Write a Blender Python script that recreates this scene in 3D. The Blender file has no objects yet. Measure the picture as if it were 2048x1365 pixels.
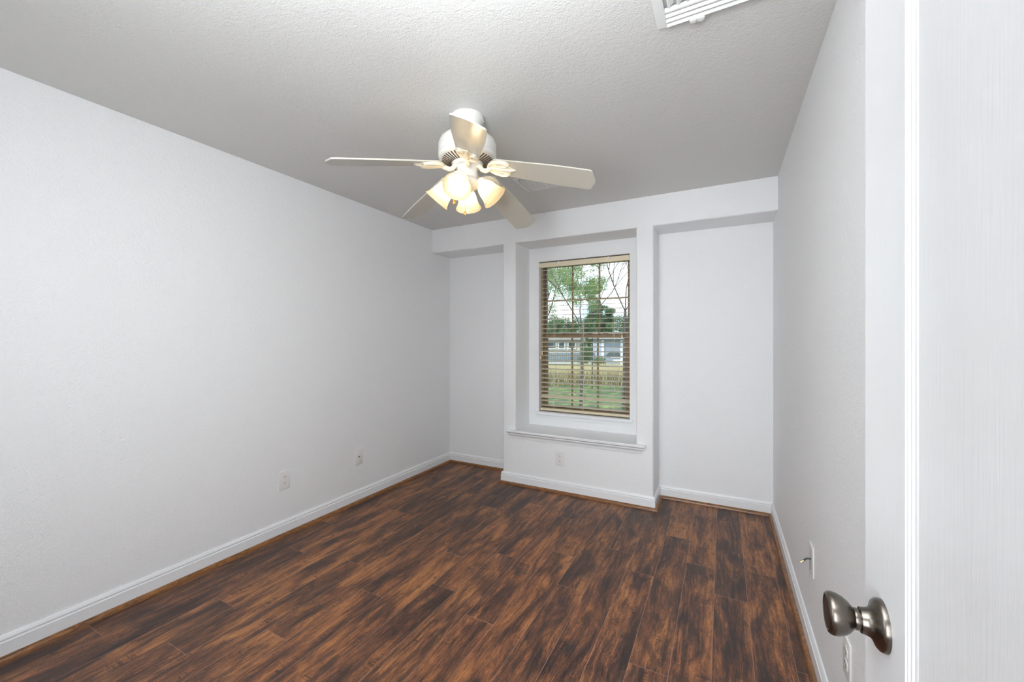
import bpy, bmesh, math, random
from mathutils import Vector, Matrix
S = bpy.context.scene
COL = S.collection
R = math.radians
PI = math.pi

# ------------------------------------------------------------------ camera, world, lights, exposure
cd = bpy.data.cameras.new('camera'); cam = bpy.data.objects.new('camera', cd); COL.objects.link(cam)
cd.sensor_width = 36.0; cd.lens = 808.5 / 2048 * 36.0; cd.clip_start = 0.02; cd.clip_end = 400
cd.shift_y = -2.5 / 2048
cam.location = (0, 0, 1.32); cam.rotation_euler = (R(90), 0, R(27.56))
S.camera = cam
S.view_settings.view_transform = 'Standard'; S.view_settings.look = 'None'
S.view_settings.gamma = 1.0; S.view_settings.use_curve_mapping = False
S.view_settings.exposure = 0.39
S.cycles.use_denoising = True
S.cycles.use_light_tree = True
S.cycles.max_bounces = 10; S.cycles.diffuse_bounces = 6; S.cycles.glossy_bounces = 4
S.cycles.transmission_bounces = 8; S.cycles.transparent_max_bounces = 16
S.cycles.sample_clamp_indirect = 4.0
S.cycles.caustics_reflective = False; S.cycles.caustics_refractive = False

FLASH_W = 238.0      # bounced photographer's flash, added for brightness
FILL_W = 33.0  # added area light at the front wall
HALL_W = 48.0        # added fill area light in the hall behind the camera
BULB = 17.0         # fan bulbs, emission strength
SKY = 1.6

w = bpy.data.worlds.new('world'); S.world = w; w.use_nodes = True
wn = w.node_tree; wn.nodes.clear()
out = wn.nodes.new('ShaderNodeOutputWorld'); bg = wn.nodes.new('ShaderNodeBackground')
tc = wn.nodes.new('ShaderNodeTexCoord'); mp = wn.nodes.new('ShaderNodeMapping'); mp.inputs['Scale'].default_value = (1, 1, 2.2)
nz = wn.nodes.new('ShaderNodeTexNoise'); nz.inputs['Scale'].default_value = 4.0; nz.inputs['Detail'].default_value = 5
cr = wn.nodes.new('ShaderNodeValToRGB')
cr.color_ramp.elements[0].position = 0.40; cr.color_ramp.elements[0].color = (0.42, 0.66, 1.0, 1)
cr.color_ramp.elements[1].position = 0.56; cr.color_ramp.elements[1].color = (1.15, 1.2, 1.25, 1)
wn.links.new(tc.outputs['Generated'], mp.inputs['Vector']); wn.links.new(mp.outputs['Vector'], nz.inputs['Vector'])
wn.links.new(nz.outputs['Fac'], cr.inputs['Fac']); wn.links.new(cr.outputs['Color'], bg.inputs['Color'])
bg.inputs['Strength'].default_value = SKY; wn.links.new(bg.outputs['Background'], out.inputs['Surface'])

def light(name, kind, loc, energy, color=(1, 1, 1), rot=(0, 0, 0), **k):
    d = bpy.data.lights.new(name, kind); d.energy = energy; d.color = color
    for a, v in k.items(): setattr(d, a, v)
    o = bpy.data.objects.new(name, d); COL.objects.link(o); o.location = loc; o.rotation_euler = rot
    return o
light('sun', 'SUN', (0, -10, 20), 4.0, (1.0, 0.93, 0.80), (R(48), 0, R(-35)), angle=R(0.6))
# photographer's flash above the camera, aimed at the ceiling; added out of frame for brightness
light('flash_unit', 'SPOT', (-0.15, 0.12, 1.92), FLASH_W, (0.905, 0.955, 1.0), (R(180), 0, 0), spot_size=R(150), spot_blend=0.7, shadow_soft_size=0.05)
# unseen fill area light, added by the front wall to brighten the left side
light('fill_light', 'AREA', (-0.80, -0.02, 1.68), FILL_W, (0.905, 0.955, 1.0), (R(83), 0, R(30)), shape='RECTANGLE', size=0.7, size_y=1.1)
# unseen area light added in the hall, brightening the far walls through the doorway
light('hall_fill', 'AREA', (-0.20, -1.50, 1.35), HALL_W, (0.905, 0.955, 1.0), (R(90), 0, 0), shape='RECTANGLE', size=0.9, size_y=1.6)

# ------------------------------------------------------------------ helpers
def setk(o, label=None, cat=None, group=None, kind=None):
    if label: o['label'] = label
    if cat: o['category'] = cat
    if group: o['group'] = group
    if kind: o['kind'] = kind
    return o
def obj(name, bm, m=None, parent=None, smooth=None):
    me = bpy.data.meshes.new(name)
    bmesh.ops.recalc_face_normals(bm, faces=bm.faces) if smooth != 'raw' else None
    if smooth and smooth != 'raw':
        for f in bm.faces: f.smooth = True
        for e in bm.edges:
            if len(e.link_faces) == 2:
                e.smooth = e.calc_face_angle(0) < R(38)
    bm.to_mesh(me); bm.free()
    o = bpy.data.objects.new(name, me); COL.objects.link(o)
    if m: me.materials.append(m)
    if parent: o.parent = parent
    return o
def thing(name, label, cat, loc=(0, 0, 0), rz=0, group=None, kind=None):
    o = bpy.data.objects.new(name, None); COL.objects.link(o); o.empty_display_size = 0.05
    o.location = loc; o.rotation_euler = (0, 0, rz)
    return setk(o, label, cat, group, kind)
def struct(name, bm, m, parent=None, smooth=None):
    o = obj(name, bm, m, parent, smooth)
    if parent is None: o['kind'] = 'structure'
    return o
def B(): return bmesh.new()
def box(bm, x0, x1, y0, y1, z0, z1, bev=0.0, M=None, seg=2):
    vs = [bm.verts.new((x, y, z)) for z in (z0, z1) for y in (y0, y1) for x in (x0, x1)]
    q = [(0, 2, 3, 1), (4, 5, 7, 6), (0, 1, 5, 4), (2, 6, 7, 3), (0, 4, 6, 2), (1, 3, 7, 5)]
    fs = [bm.faces.new([vs[i] for i in f]) for f in q]
    allv = vs
    if bev > 0:
        es = {e for f in fs for e in f.edges}
        r = bmesh.ops.bevel(bm, geom=list(es), offset=bev, segments=seg, affect='EDGES', profile=0.5)
        allv = list({v for f in r['faces'] for v in f.verts} | {v for v in vs if v.is_valid})
    if M is not None:
        bmesh.ops.transform(bm, matrix=M, verts=allv)
    return allv
def quad(bm, *p):
    return bm.faces.new([bm.verts.new(c) for c in p])
def lathe(bm, prof, seg=32, M=None, cap=True, rfun=None):
    rings = []
    for r, z in prof:
        ring = []
        for i in range(seg):
            a = 2 * PI * i / seg
            rr = r if rfun is None else rfun(r, z, a)
            ring.append(bm.verts.new((rr * math.cos(a), rr * math.sin(a), z)))
        rings.append(ring)
    for a, b in zip(rings, rings[1:]):
        for i in range(seg):
            bm.faces.new((a[i], a[(i + 1) % seg], b[(i + 1) % seg], b[i]))
    if cap:
        for g in (rings[0], rings[-1]): bm.faces.new(g)
    vs = [v for g in rings for v in g]
    if M is not None: bmesh.ops.transform(bm, matrix=M, verts=vs)
    return vs
def tube(bm, pts, rad, seg=10, cap=True, M=None):
    pts = [Vector(p) for p in pts]
    rads = rad if isinstance(rad, (list, tuple)) else [rad] * len(pts)
    rings = []; up = None
    for i, p in enumerate(pts):
        t = (pts[min(i + 1, len(pts) - 1)] - pts[max(i - 1, 0)]).normalized()
        if up is None:
            up = Vector((0, 0, 1)) if abs(t.z) < 0.9 else Vector((1, 0, 0))
        s = t.cross(up).normalized(); up = s.cross(t).normalized()
        rings.append([bm.verts.new(p + (s * math.cos(2 * PI * k / seg) + up * math.sin(2 * PI * k / seg)) * rads[i]) for k in range(seg)])
    for a, b in zip(rings, rings[1:]):
        for k in range(seg): bm.faces.new((a[k], a[(k + 1) % seg], b[(k + 1) % seg], b[k]))
    if cap:
        bm.faces.new(rings[0]); bm.faces.new(rings[-1])
    vs = [v for g in rings for v in g]
    if M is not None: bmesh.ops.transform(bm, matrix=M, verts=vs)
    return vs
def prism(bm, pts, z0, z1, M=None):
    a = [bm.verts.new((x, y, z0)) for x, y in pts]; b = [bm.verts.new((x, y, z1)) for x, y in pts]
    bm.faces.new(a); bm.faces.new(b)
    n = len(pts)
    for i in range(n): bm.faces.new((a[i], a[(i + 1) % n], b[(i + 1) % n], b[i]))
    if M is not None: bmesh.ops.transform(bm, matrix=M, verts=a + b)
    return a + b
def sweep(bm, path, prof, side=1.0, closed=False):
    """profile (offset from wall, z) carried along a 2D path with mitred corners"""
    P = [Vector(p) for p in path]; n = len(P); rings = []
    for i, p in enumerate(P):
        d0 = (P[i] - P[i - 1]).normalized() if i > 0 else None
        d1 = (P[i + 1] - P[i]).normalized() if i < n - 1 else None
        if d0 is None: d0 = d1
        if d1 is None: d1 = d0
        n0 = Vector((-d0.y, d0.x)) * side; n1 = Vector((-d1.y, d1.x)) * side
        m = (n0 + n1).normalized(); k = 1 / max(0.2, m.dot(n0))
        rings.append([bm.verts.new((p.x + m.x * k * o, p.y + m.y * k * o, z)) for o, z in prof])
    for a, b in zip(rings, rings[1:]):
        for j in range(len(prof)):
            q = (j + 1) % len(prof)
            bm.faces.new((a[j], a[q], b[q], b[j]))
    bm.faces.new(rings[0]); bm.faces.new(rings[-1])

# ------------------------------------------------------------------ materials
class N:
    def __init__(s, name):
        s.m = bpy.data.materials.new(name); s.m.use_nodes = True; s.t = s.m.node_tree; s.t.nodes.clear()
        s.out = s.n('ShaderNodeOutputMaterial')
    def n(s, ty, **k):
        x = s.t.nodes.new(ty)
        for a, v in k.items():
            if hasattr(x, a): setattr(x, a, v)
        return x
    def l(s, a, b): s.t.links.new(a, b)
    def put(s, node, key, v):
        sock = node.inputs[key]
        if hasattr(v, 'links') or hasattr(v, 'is_linked'): s.l(v, sock)
        else: sock.default_value = v
    def math(s, op, a, b=0.0, c=None, clamp=False):
        x = s.n('ShaderNodeMath', operation=op, use_clamp=clamp); s.put(x, 0, a); s.put(x, 1, b)
        if c is not None: s.put(x, 2, c)
        return x.outputs[0]
    def noise(s, vec, scale, detail=3, rough=0.5, dist=0.0, col=False):
        x = s.n('ShaderNodeTexNoise'); x.inputs['Scale'].default_value = scale; x.inputs['Detail'].default_value = detail
        x.inputs['Roughness'].default_value = rough; x.inputs['Distortion'].default_value = dist
        if vec is not None: s.l(vec, x.inputs['Vector'])
        return x.outputs['Color'] if col else x.outputs['Fac']
    def mapping(s, vec, scale=(1, 1, 1), loc=(0, 0, 0)):
        x = s.n('ShaderNodeMapping'); x.inputs['Scale'].default_value = scale; x.inputs['Location'].default_value = loc
        s.l(vec, x.inputs['Vector']); return x.outputs['Vector']
    def ramp(s, fac, stops):
        x = s.n('ShaderNodeValToRGB'); e = x.color_ramp.elements
        while len(e) < len(stops): e.new(0.5)
        for el, (p, c) in zip(e, stops):
            el.position = p; el.color = (*c, 1) if len(c) == 3 else c
        s.l(fac, x.inputs['Fac']); return x.outputs['Color']
    def mix(s, fac, a, b, mode='MIX'):
        x = s.n('ShaderNodeMix', data_type='RGBA', blend_type=mode)
        s.put(x, 0, fac)
        for k, v in ((6, a), (7, b)):
            if isinstance(v, tuple): x.inputs[k].default_value = (*v, 1) if len(v) == 3 else v
            else: s.l(v, x.inputs[k])
        return x.outputs[2]
    def bump(s, h, strength=1.0, dist=0.001):
        x = s.n('ShaderNodeBump'); x.inputs['Strength'].default_value = strength; x.inputs['Distance'].default_value = dist
        s.l(h, x.inputs['Height']); return x.outputs['Normal']
    def bsdf(s, color, rough=0.5, metal=0.0, spec=0.5, normal=None, **k):
        b = s.n('ShaderNodeBsdfPrincipled')
        if isinstance(color, tuple): b.inputs['Base Color'].default_value = (*color, 1) if len(color) == 3 else color
        else: s.l(color, b.inputs['Base Color'])
        s.put(b, 'Roughness', rough); s.put(b, 'Metallic', metal); s.put(b, 'Specular IOR Level', spec)
        if normal is not None: s.l(normal, b.inputs['Normal'])
        for a, v in k.items(): s.put(b, a.replace('_', ' '), v)
        return b
    def done(s, b): s.l(b.outputs[0], s.out.inputs['Surface']); return s.m
    def pos(s): return s.n('ShaderNodeNewGeometry').outputs['Position']
def plain(name, color, rough=0.5, metal=0.0, spec=0.5, **k):
    a = N(name); return a.done(a.bsdf(color, rough, metal, spec, **k))

def wallmat(name, color, scale, dist, rough=0.6):
    a = N(name); p = a.pos()
    h1 = a.noise(p, scale, 2, 0.5); h2 = a.noise(p, scale * 0.35, 2, 0.5)
    h = a.math('ADD', a.math('MULTIPLY', h1, 0.8), a.math('MULTIPLY', h2, 0.7))
    return a.done(a.bsdf(color, rough, 0, 0.35, a.bump(h, 1.0, dist)))
M_wall = wallmat('painted_wall', (0.86, 0.865, 0.87), 190, 0.0028)
M_ceil = wallmat('textured_ceiling', (0.70, 0.695, 0.675), 150, 0.0024)
M_trim = plain('white_trim_paint', (0.84, 0.85, 0.86), 0.32)
M_plate = plain('white_plate_plastic', (0.80, 0.79, 0.77), 0.3)
M_dark = plain('dark_slot', (0.02, 0.02, 0.02), 0.6)
M_fan = plain('fan_white_enamel', (0.80, 0.79, 0.75), 0.28)
M_blade = plain('fan_blade_laminate', (0.54, 0.515, 0.445), 0.22)
M_iron = plain('fan_iron_cream', (0.86, 0.81, 0.68), 0.32)
M_slot = plain('motor_slot_dark', (0.06, 0.045, 0.03), 0.6)
M_brass = plain('brass', (0.85, 0.55, 0.15), 0.25, 1.0)
M_vent = plain('vent_white_enamel', (0.80, 0.80, 0.79), 0.35)
M_ventin = plain('vent_duct_inside', (0.50, 0.50, 0.50), 0.8)
M_frame = plain('bronze_window_frame', (0.23, 0.155, 0.085), 0.45)
M_muntin = plain('tan_muntin', (0.30, 0.22, 0.12), 0.5)
M_cord = plain('cream_cord', (0.80, 0.72, 0.55), 0.6)
M_tassel = plain('wooden_tassel', (0.83, 0.68, 0.46), 0.4)
M_rail = plain('blind_rail_cream', (0.74, 0.64, 0.46), 0.45)
M_rubber = plain('black_cable_jacket', (0.03, 0.035, 0.04), 0.45)
M_gold = plain('cable_connector_metal', (0.75, 0.65, 0.45), 0.25, 1.0)

a = N('blind_slat_cream'); p = a.mapping(a.pos(), (3, 60, 60))
c = a.mix(a.noise(p, 6, 3), (0.84, 0.77, 0.62), (0.88, 0.82, 0.68))
b = a.bsdf(c, 0.42); tr = a.n('ShaderNodeBsdfTranslucent'); tr.inputs['Color'].default_value = (0.95, 0.92, 0.82, 1)
mx = a.n('ShaderNodeMixShader'); mx.inputs[0].default_value = 0.38; a.l(b.outputs[0], mx.inputs[1]); a.l(tr.outputs[0], mx.inputs[2])
M_slat = a.done(mx)

a = N('satin_nickel'); tcn = a.n('ShaderNodeTexCoord').outputs['Object']
h = a.noise(a.mapping(tcn, (40, 900, 900)), 1.0, 2)
M_nickel = a.done(a.bsdf(a.mix(h, (0.115, 0.10, 0.085), (0.17, 0.15, 0.13)), 0.27, 1.0, 0.5, a.bump(h, 0.15, 0.0002), Anisotropic=0.5))

a = N('door_woodgrain_paint'); p = a.pos()
wv = a.noise(a.mapping(p, (60, 60, 2.6)), 2.2, 4, 0.6, 1.2)
M_door = a.done(a.bsdf((0.83, 0.84, 0.85), 0.33, 0, 0.5, a.bump(wv, 0.35, 0.0007)))

a = N('frosted_shade'); 
df = a.n('ShaderNodeBsdfDiffuse'); df.inputs['Color'].default_value = (0.74, 0.68, 0.54, 1)
tl = a.n('ShaderNodeBsdfTranslucent'); tl.inputs['Color'].default_value = (1.0, 0.90, 0.68, 1)
gl = a.n('ShaderNodeBsdfGlossy'); gl.inputs['Roughness'].default_value = 0.2
m1 = a.n('ShaderNodeMixShader'); m1.inputs[0].default_value = 0.5; a.l(df.outputs[0], m1.inputs[1]); a.l(tl.outputs[0], m1.inputs[2])
m2 = a.n('ShaderNodeMixShader'); m2.inputs[0].default_value = 0.04; a.l(m1.outputs[0], m2.inputs[1]); a.l(gl.outputs[0], m2.inputs[2])
M_shade = a.done(m2)
a = N('lit_bulb'); e = a.n('ShaderNodeEmission'); e.inputs['Color'].default_value = (1.0, 0.76, 0.44, 1); e.inputs['Strength'].default_value = BULB
M_bulb = a.done(e)

a = N('window_glass'); fr = a.n('ShaderNodeFresnel'); fr.inputs['IOR'].default_value = 1.45
t = a.n('ShaderNodeBsdfTransparent'); t.inputs['Color'].default_value = (0.93, 0.95, 0.94, 1)
g = a.n('ShaderNodeBsdfGlossy'); g.inputs['Roughness'].default_value = 0.02
mx = a.n('ShaderNodeMixShader'); a.l(fr.outputs[0], mx.inputs[0]); a.l(t.outputs[0], mx.inputs[1]); a.l(g.outputs[0], mx.inputs[2])
M_glass = a.done(mx)

# hand-scraped laminate: every plank has its own seed colour and its own UV in metres
a = N('hand_scraped_laminate')
uv = a.n('ShaderNodeUVMap', uv_map='plank').outputs[0]; uv2 = a.n('ShaderNodeUVMap', uv_map='far').outputs[0]
seed = a.n('ShaderNodeAttribute', attribute_name='seed').outputs['Color']
sx = a.n('ShaderNodeSeparateXYZ'); a.l(uv, sx.inputs[0]); sy = a.n('ShaderNodeSeparateXYZ'); a.l(uv2, sy.inputs[0])
sc = a.n('ShaderNodeSeparateColor'); a.l(seed, sc.inputs[0])
cb = a.n('ShaderNodeCombineXYZ'); a.l(sx.outputs[0], cb.inputs[0]); a.l(sx.outputs[1], cb.inputs[1]); a.l(a.math('MULTIPLY', sc.outputs[0], 37.0), cb.inputs[2])
P = cb.outputs[0]
# knots: one cell point per patch of plank; the grain bends around it
kv = a.n('ShaderNodeTexVoronoi'); kv.inputs['Scale'].default_value = 1.0; kv.inputs['Randomness'].default_value = 0.9
a.l(a.mapping(P, (7.0, 2.6, 1)), kv.inputs['Vector'])
kd = kv.outputs['Distance']
kin = a.math('POWER', a.math('SUBTRACT', 1.0, a.math('MULTIPLY', kd, 1.5), None, True), 3.0)
wob = a.noise(a.mapping(P, (9, 3.0, 1)), 1.0, 2, 0.5)
wobx = a.math('MULTIPLY', a.math('SUBTRACT', wob, 0.5), 0.050)
wobx = a.math('ADD', wobx, a.math('MULTIPLY', kin, 0.026))
cb2 = a.n('ShaderNodeCombineXYZ'); a.l(a.math('ADD', sx.outputs[0], wobx), cb2.inputs[0]); a.l(sx.outputs[1], cb2.inputs[1]); a.l(a.math('MULTIPLY', sc.outputs[0], 37.0), cb2.inputs[2])
Q = cb2.outputs[0]
blot = a.noise(a.mapping(Q, (11, 2.7, 1), (3, 5, 0)), 1.0, 5, 0.62, 0.5)
streak = a.noise(a.mapping(Q, (62, 4.0, 1), (9, 2, 0)), 1.0, 6, 0.74, 0.5)
fine = a.noise(a.mapping(Q, (520, 34, 1)), 1.0, 3, 0.75)
speck = a.noise(a.mapping(P, (330, 190, 1)), 1.0, 3, 0.75)
v = a.math('ADD', a.math('MULTIPLY', blot, 0.92), a.math('MULTIPLY', streak, 0.76))
v = a.math('ADD', v, a.math('MULTIPLY', a.math('SUBTRACT', fine, 0.5), 0.56))
v = a.math('ADD', v, a.math('MULTIPLY', a.math('SUBTRACT', speck, 0.5), 0.36))
v = a.math('ADD', v, a.math('MULTIPLY', a.math('SUBTRACT', sc.outputs[1], 0.5), 0.11))
v = a.math('SUBTRACT', v, 0.385)
base = a.ramp(v, [(0.28, (0.018, 0.0095, 0.0075)), (0.38, (0.050, 0.0215, 0.0135)), (0.46, (0.108, 0.042, 0.0200)),
                  (0.55, (0.200, 0.080, 0.0300)), (0.67, (0.350, 0.148, 0.0470)), (0.82, (0.49, 0.235, 0.085))])
# reddish planks among the brown
base = a.mix(a.math('MULTIPLY', sc.outputs[2], 0.45), base, (0.98, 0.86, 0.82), 'MULTIPLY')
# dark smoky patches with a hard edge on one side
smo = a.noise(a.mapping(Q, (13, 5.5, 1), (21, 3, 0)), 1.0, 4, 0.6, 0.9)
sm = a.ramp(smo, [(0.33, (1, 1, 1)), (0.43, (0, 0, 0))])
base = a.mix(a.math('MULTIPLY', sm, 0.62), base, (0.016, 0.0085, 0.0065))
# knot eyes with a few rings
rings = a.math('SINE', a.math('MULTIPLY', kd, 95.0))
eye = a.ramp(kd, [(0.035, (1, 1, 1)), (0.075, (0, 0, 0))])
eyer = a.math('MULTIPLY', a.ramp(kd, [(0.08, (1, 1, 1)), (0.20, (0, 0, 0))]), a.math('MULTIPLY', a.math('ADD', rings, 1.0), 0.5))
gate = a.math('GREATER_THAN', a.noise(a.mapping(P, (5, 1.7, 1), (2, 9, 0)), 1.0, 0), 0.52)
kn = a.math('MULTIPLY', gate, a.math('MAXIMUM', eye, a.math('MULTIPLY', eyer, 0.6)))
base = a.mix(a.math('MULTIPLY', kn, 0.8), base, (0.020, 0.010, 0.007))
# black cracks and chatter marks
crack = a.noise(a.mapping(Q, (100, 5.0, 1), (1, 8, 0)), 1.0, 4, 0.62, 0.6)
ck = a.ramp(crack, [(0.30, (1, 1, 1)), (0.35, (0, 0, 0))])
base = a.mix(a.math('MULTIPLY', ck, 0.85), base, (0.010, 0.006, 0.0045))
chn = a.noise(a.mapping(P, (12, 150, 1), (4, 1, 0)), 1.0, 2, 0.5, 0.4)
chm = a.noise(a.mapping(P, (20, 7, 1), (7, 7, 0)), 1.0, 1, 0.5)
chk = a.math('MULTIPLY', a.ramp(chn, [(0.54, (0, 0, 0)), (0.60, (1, 1, 1))]), a.ramp(chm, [(0.62, (0, 0, 0)), (0.68, (1, 1, 1))]))
base = a.mix(a.math('MULTIPLY', chk, 0.75), base, (0.014, 0.008, 0.006))
# seams: pale line, the bevel's highlight put into the colour
mn = a.math('MINIMUM', a.math('MINIMUM', sx.outputs[0], sx.outputs[1]), a.math('MINIMUM', sy.outputs[0], sy.outputs[1]))
seam = a.math('LESS_THAN', mn, 0.0011)
base = a.mix(a.math('MULTIPLY', seam, 0.75), base, (0.30, 0.17, 0.115))
hh = a.math('ADD', a.math('MULTIPLY', streak, 0.7), a.math('MULTIPLY', fine, 0.4))
hh = a.math('SUBTRACT', hh, a.math('MULTIPLY', seam, 0.5))
rg = a.math('ADD', 0.38, a.math('MULTIPLY', fine, 0.16))
M_floor = a.done(a.bsdf(base, rg, 0, 0.5, a.bump(hh, 0.5, 0.0012)))

a = N('shoe_moulding_wood'); p = a.pos()
g = a.noise(a.mapping(p, (14, 14, 60)), 1.6, 4, 0.6, 1.0)
M_shoe = a.done(a.bsdf(a.ramp(g, [(0.3, (0.075, 0.030, 0.010)), (0.55, (0.20, 0.082, 0.022)), (0.8, (0.30, 0.135, 0.036))]), 0.35))

# ------------------------------------------------------------------ the room
XL, XR, YB, YF, YP, H = -2.634, 0.333, 3.59, -0.05, 3.288, 2.44
HX0, HX1, HY = -2.634, 1.30, -1.60     # hall behind the camera
PX0, PX1, NX0, NX1 = -1.812, -0.478, -1.682, -0.610
ZB, ZS = 2.205, 0.490
WX0, WX1, WZ0, WZ1 = -1.580, -0.719, 0.628, 2.072

# floor: one mesh, one face per plank
W0, PW, PL = -0.0405, 0.1504, 1.218
joint = {-17: .751, -16: 1.622, -15: 1.133, -14: .869, -13: 1.688, -12: 1.114, -11: 1.527, -10: 2.04, -9: 1.741, -8: 2.173,
         -7: 1.618, -6: 1.135, -5: 2.047, -4: 1.33, -3: 2.36, -2: 1.685, -1: 2.60, 0: 2.343, 1: 2.662, 2: 1.95}
random.seed(11)
bm = B(); u1 = bm.loops.layers.uv.new('plank'); u2 = bm.loops.layers.uv.new('far'); cl = bm.faces.layers.float_color.new('seed') if hasattr(bm.faces.layers, 'float_color') else None
lc = bm.loops.layers.float_color.new('seed')
for k in range(-18, 10):
    x0 = W0 + PW * k; x1 = x0 + PW
    j = joint.get(k, random.uniform(0.4, 1.6))
    y = j - PL * 4
    while y < YB + 0.05:
        ya, yb = max(y, HY), min(y + PL, YB + 0.03)
        xa, xb = max(x0, XL - 0.02), min(x1, HX1)
        if yb > ya and xb > xa:
            sd = (random.random(), random.random(), random.random(), 1)
            f = quad(bm, (xa, ya, 0), (xb, ya, 0), (xb, yb, 0), (xa, yb, 0))
            for lp in f.loops:
                c = lp.vert.co
                lp[u1].uv = (c.x - x0, c.y - y); lp[u2].uv = (x1 - c.x, y + PL - c.y); lp[lc] = sd
        y += PL
floor = struct('floor', bm, M_floor, smooth='raw')

bm = B(); quad(bm, (XL - .02, HY - .02, H), (HX1 + .02, HY - .02, H), (HX1 + .02, YB + .02, H), (XL - .02, YB + .02, H)); struct('ceiling', bm, M_ceil)
bm = B(); box(bm, XL - 0.1, XL, HY - .1, YB + 0.16, 0, H); struct('wall_left', bm, M_wall)
bm = B(); box(bm, XR, XR + 0.1, YF, YB + 0.16, 0, H); struct('wall_right', bm, M_wall)

# back wall: window plane, the two recesses, the pier with its niche, and the beam over them, corners rounded
bm = B(); vc = {}
def V(x, y, z):
    k = (round(x, 4), round(y, 4), round(z, 4))
    if k not in vc: vc[k] = bm.verts.new(k)
    return vc[k]
def F(*p): return bm.faces.new([V(*q) for q in p])
# front plane
xs = [XL, PX0, NX0, NX1, PX1, XR]
for i in range(5): F((xs[i], YP, ZB), (xs[i + 1], YP, ZB), (xs[i + 1], YP, H), (xs[i], YP, H))
for i in (1, 3):
    F((xs[i], YP, ZS), (xs[i + 1], YP, ZS), (xs[i + 1], YP, ZB), (xs[i], YP, ZB))
for i in (1, 2, 3):
    F((xs[i], YP, 0), (xs[i + 1], YP, 0), (xs[i + 1], YP, ZS), (xs[i], YP, ZS))
# reveals
F((XL, YP, ZB), (PX0, YP, ZB), (PX0, YB, ZB), (XL, YB, ZB)); F((PX1, YP, ZB), (XR, YP, ZB), (XR, YB, ZB), (PX1, YB, ZB)); F((NX0, YP, ZB), (NX1, YP, ZB), (NX1, YB, ZB), (NX0, YB, ZB))
for x in (PX0, PX1):
    F((x, YP, 0), (x, YP, ZS), (x, YB, ZS), (x, YB, 0)); F((x, YP, ZS), (x, YP, ZB), (x, YB, ZB), (x, YB, ZS))
for x in (NX0, NX1): F((x, YP, ZS), (x, YP, ZB), (x, YB, ZB), (x, YB, ZS))
F((NX0, YP, ZS), (NX1, YP, ZS), (NX1, YB, ZS), (NX0, YB, ZS))
# back planes
F((XL, YB, 0), (PX0, YB, 0), (PX0, YB, ZS), (PX0, YB, ZB), (XL, YB, ZB)); F((PX1, YB, 0), (XR, YB, 0), (XR, YB, ZB), (PX1, YB, ZB), (PX1, YB, ZS))
YO = YB + 0.15
F((NX0, YB, ZS), (NX1, YB, ZS), (WX1, YB, WZ0), (WX0, YB, WZ0)); F((NX0, YB, ZB), (NX1, YB, ZB), (WX1, YB, WZ1), (WX0, YB, WZ1))
F((NX0, YB, ZS), (NX0, YB, ZB), (WX0, YB, WZ1), (WX0, YB, WZ0)); F((NX1, YB, ZS), (NX1, YB, ZB), (WX1, YB, WZ1), (WX1, YB, WZ0))
F((WX0, YB, WZ0), (WX1, YB, WZ0), (WX1, YO, WZ0), (WX0, YO, WZ0)); F((WX0, YB, WZ1), (WX1, YB, WZ1), (WX1, YO, WZ1), (WX0, YO, WZ1))
F((WX0, YB, WZ0), (WX0, YB, WZ1), (WX0, YO, WZ1), (WX0, YO, WZ0)); F((WX1, YB, WZ0), (WX1, YB, WZ1), (WX1, YO, WZ1), (WX1, YO, WZ0))
# outer skin around the opening
F((XL, YO, -1), (XR, YO, -1), (WX1, YO, WZ0), (WX0, YO, WZ0)); F((XL, YO, 2.9), (XR, YO, 2.9), (WX1, YO, WZ1), (WX0, YO, WZ1))
F((XL, YO, -1), (XL, YO, 2.9), (WX0, YO, WZ1), (WX0, YO, WZ0)); F((XR, YO, -1), (XR, YO, 2.9), (WX1, YO, WZ1), (WX1, YO, WZ0))
bmesh.ops.recalc_face_normals(bm, faces=bm.faces)
bev = []
for e in bm.edges:
    p, q = e.verts[0].co, e.verts[1].co
    if len(e.link_faces) == 2 and abs(p.y - YP) < 1e-4 and abs(q.y - YP) < 1e-4 and e.calc_face_angle(0) > 1: bev.append(e)
bmesh.ops.bevel(bm, geom=bev, offset=0.016, segments=4, affect='EDGES', profile=0.5)
wb = struct('wall_back', bm, M_wall, smooth=True)

# front wall with the doorway the camera stands in
DX0, DX1, DZ = -0.600, 0.190, 2.045
bm = B()
box(bm, XL, DX0, YF - .12, YF, 0, H); box(bm, DX1, HX1, YF - .12, YF, 0, H); box(bm, DX0, DX1, YF - .12, YF, DZ, H)
bmesh.ops.remove_doubles(bm, verts=bm.verts, dist=1e-5)
struct('wall_front', bm, M_wall)
bm = B(); box(bm, XL - .1, HX1 + .1, HY - .1, HY, 0, H); struct('wall_hall', bm, M_wall)
bm = B(); box(bm, HX1, HX1 + .1, HY, YF - .12, 0, H); struct('wall_hall_end', bm, M_wall)
bm = B()
for x in (DX0, DX1 - .019): box(bm, x, x + .019, YF - .121, YF + .001, 0, DZ)
box(bm, DX0, DX1, YF - .121, YF + .001, DZ - .019, DZ)
for y0, y1 in ((YF, YF + .014), (YF - .134, YF - .12)):
    box(bm, DX0 - .055, DX0 + .005, y0, y1, 0, DZ + .055, .003); box(bm, DX1 - .005, DX1 + .055, y0, y1, 0, DZ + .055, .003)
    box(bm, DX0 + .005, DX1 - .005, y0, y1, DZ - .005, DZ + .055, .003)
struct('trim_1', bm, M_trim)

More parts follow.
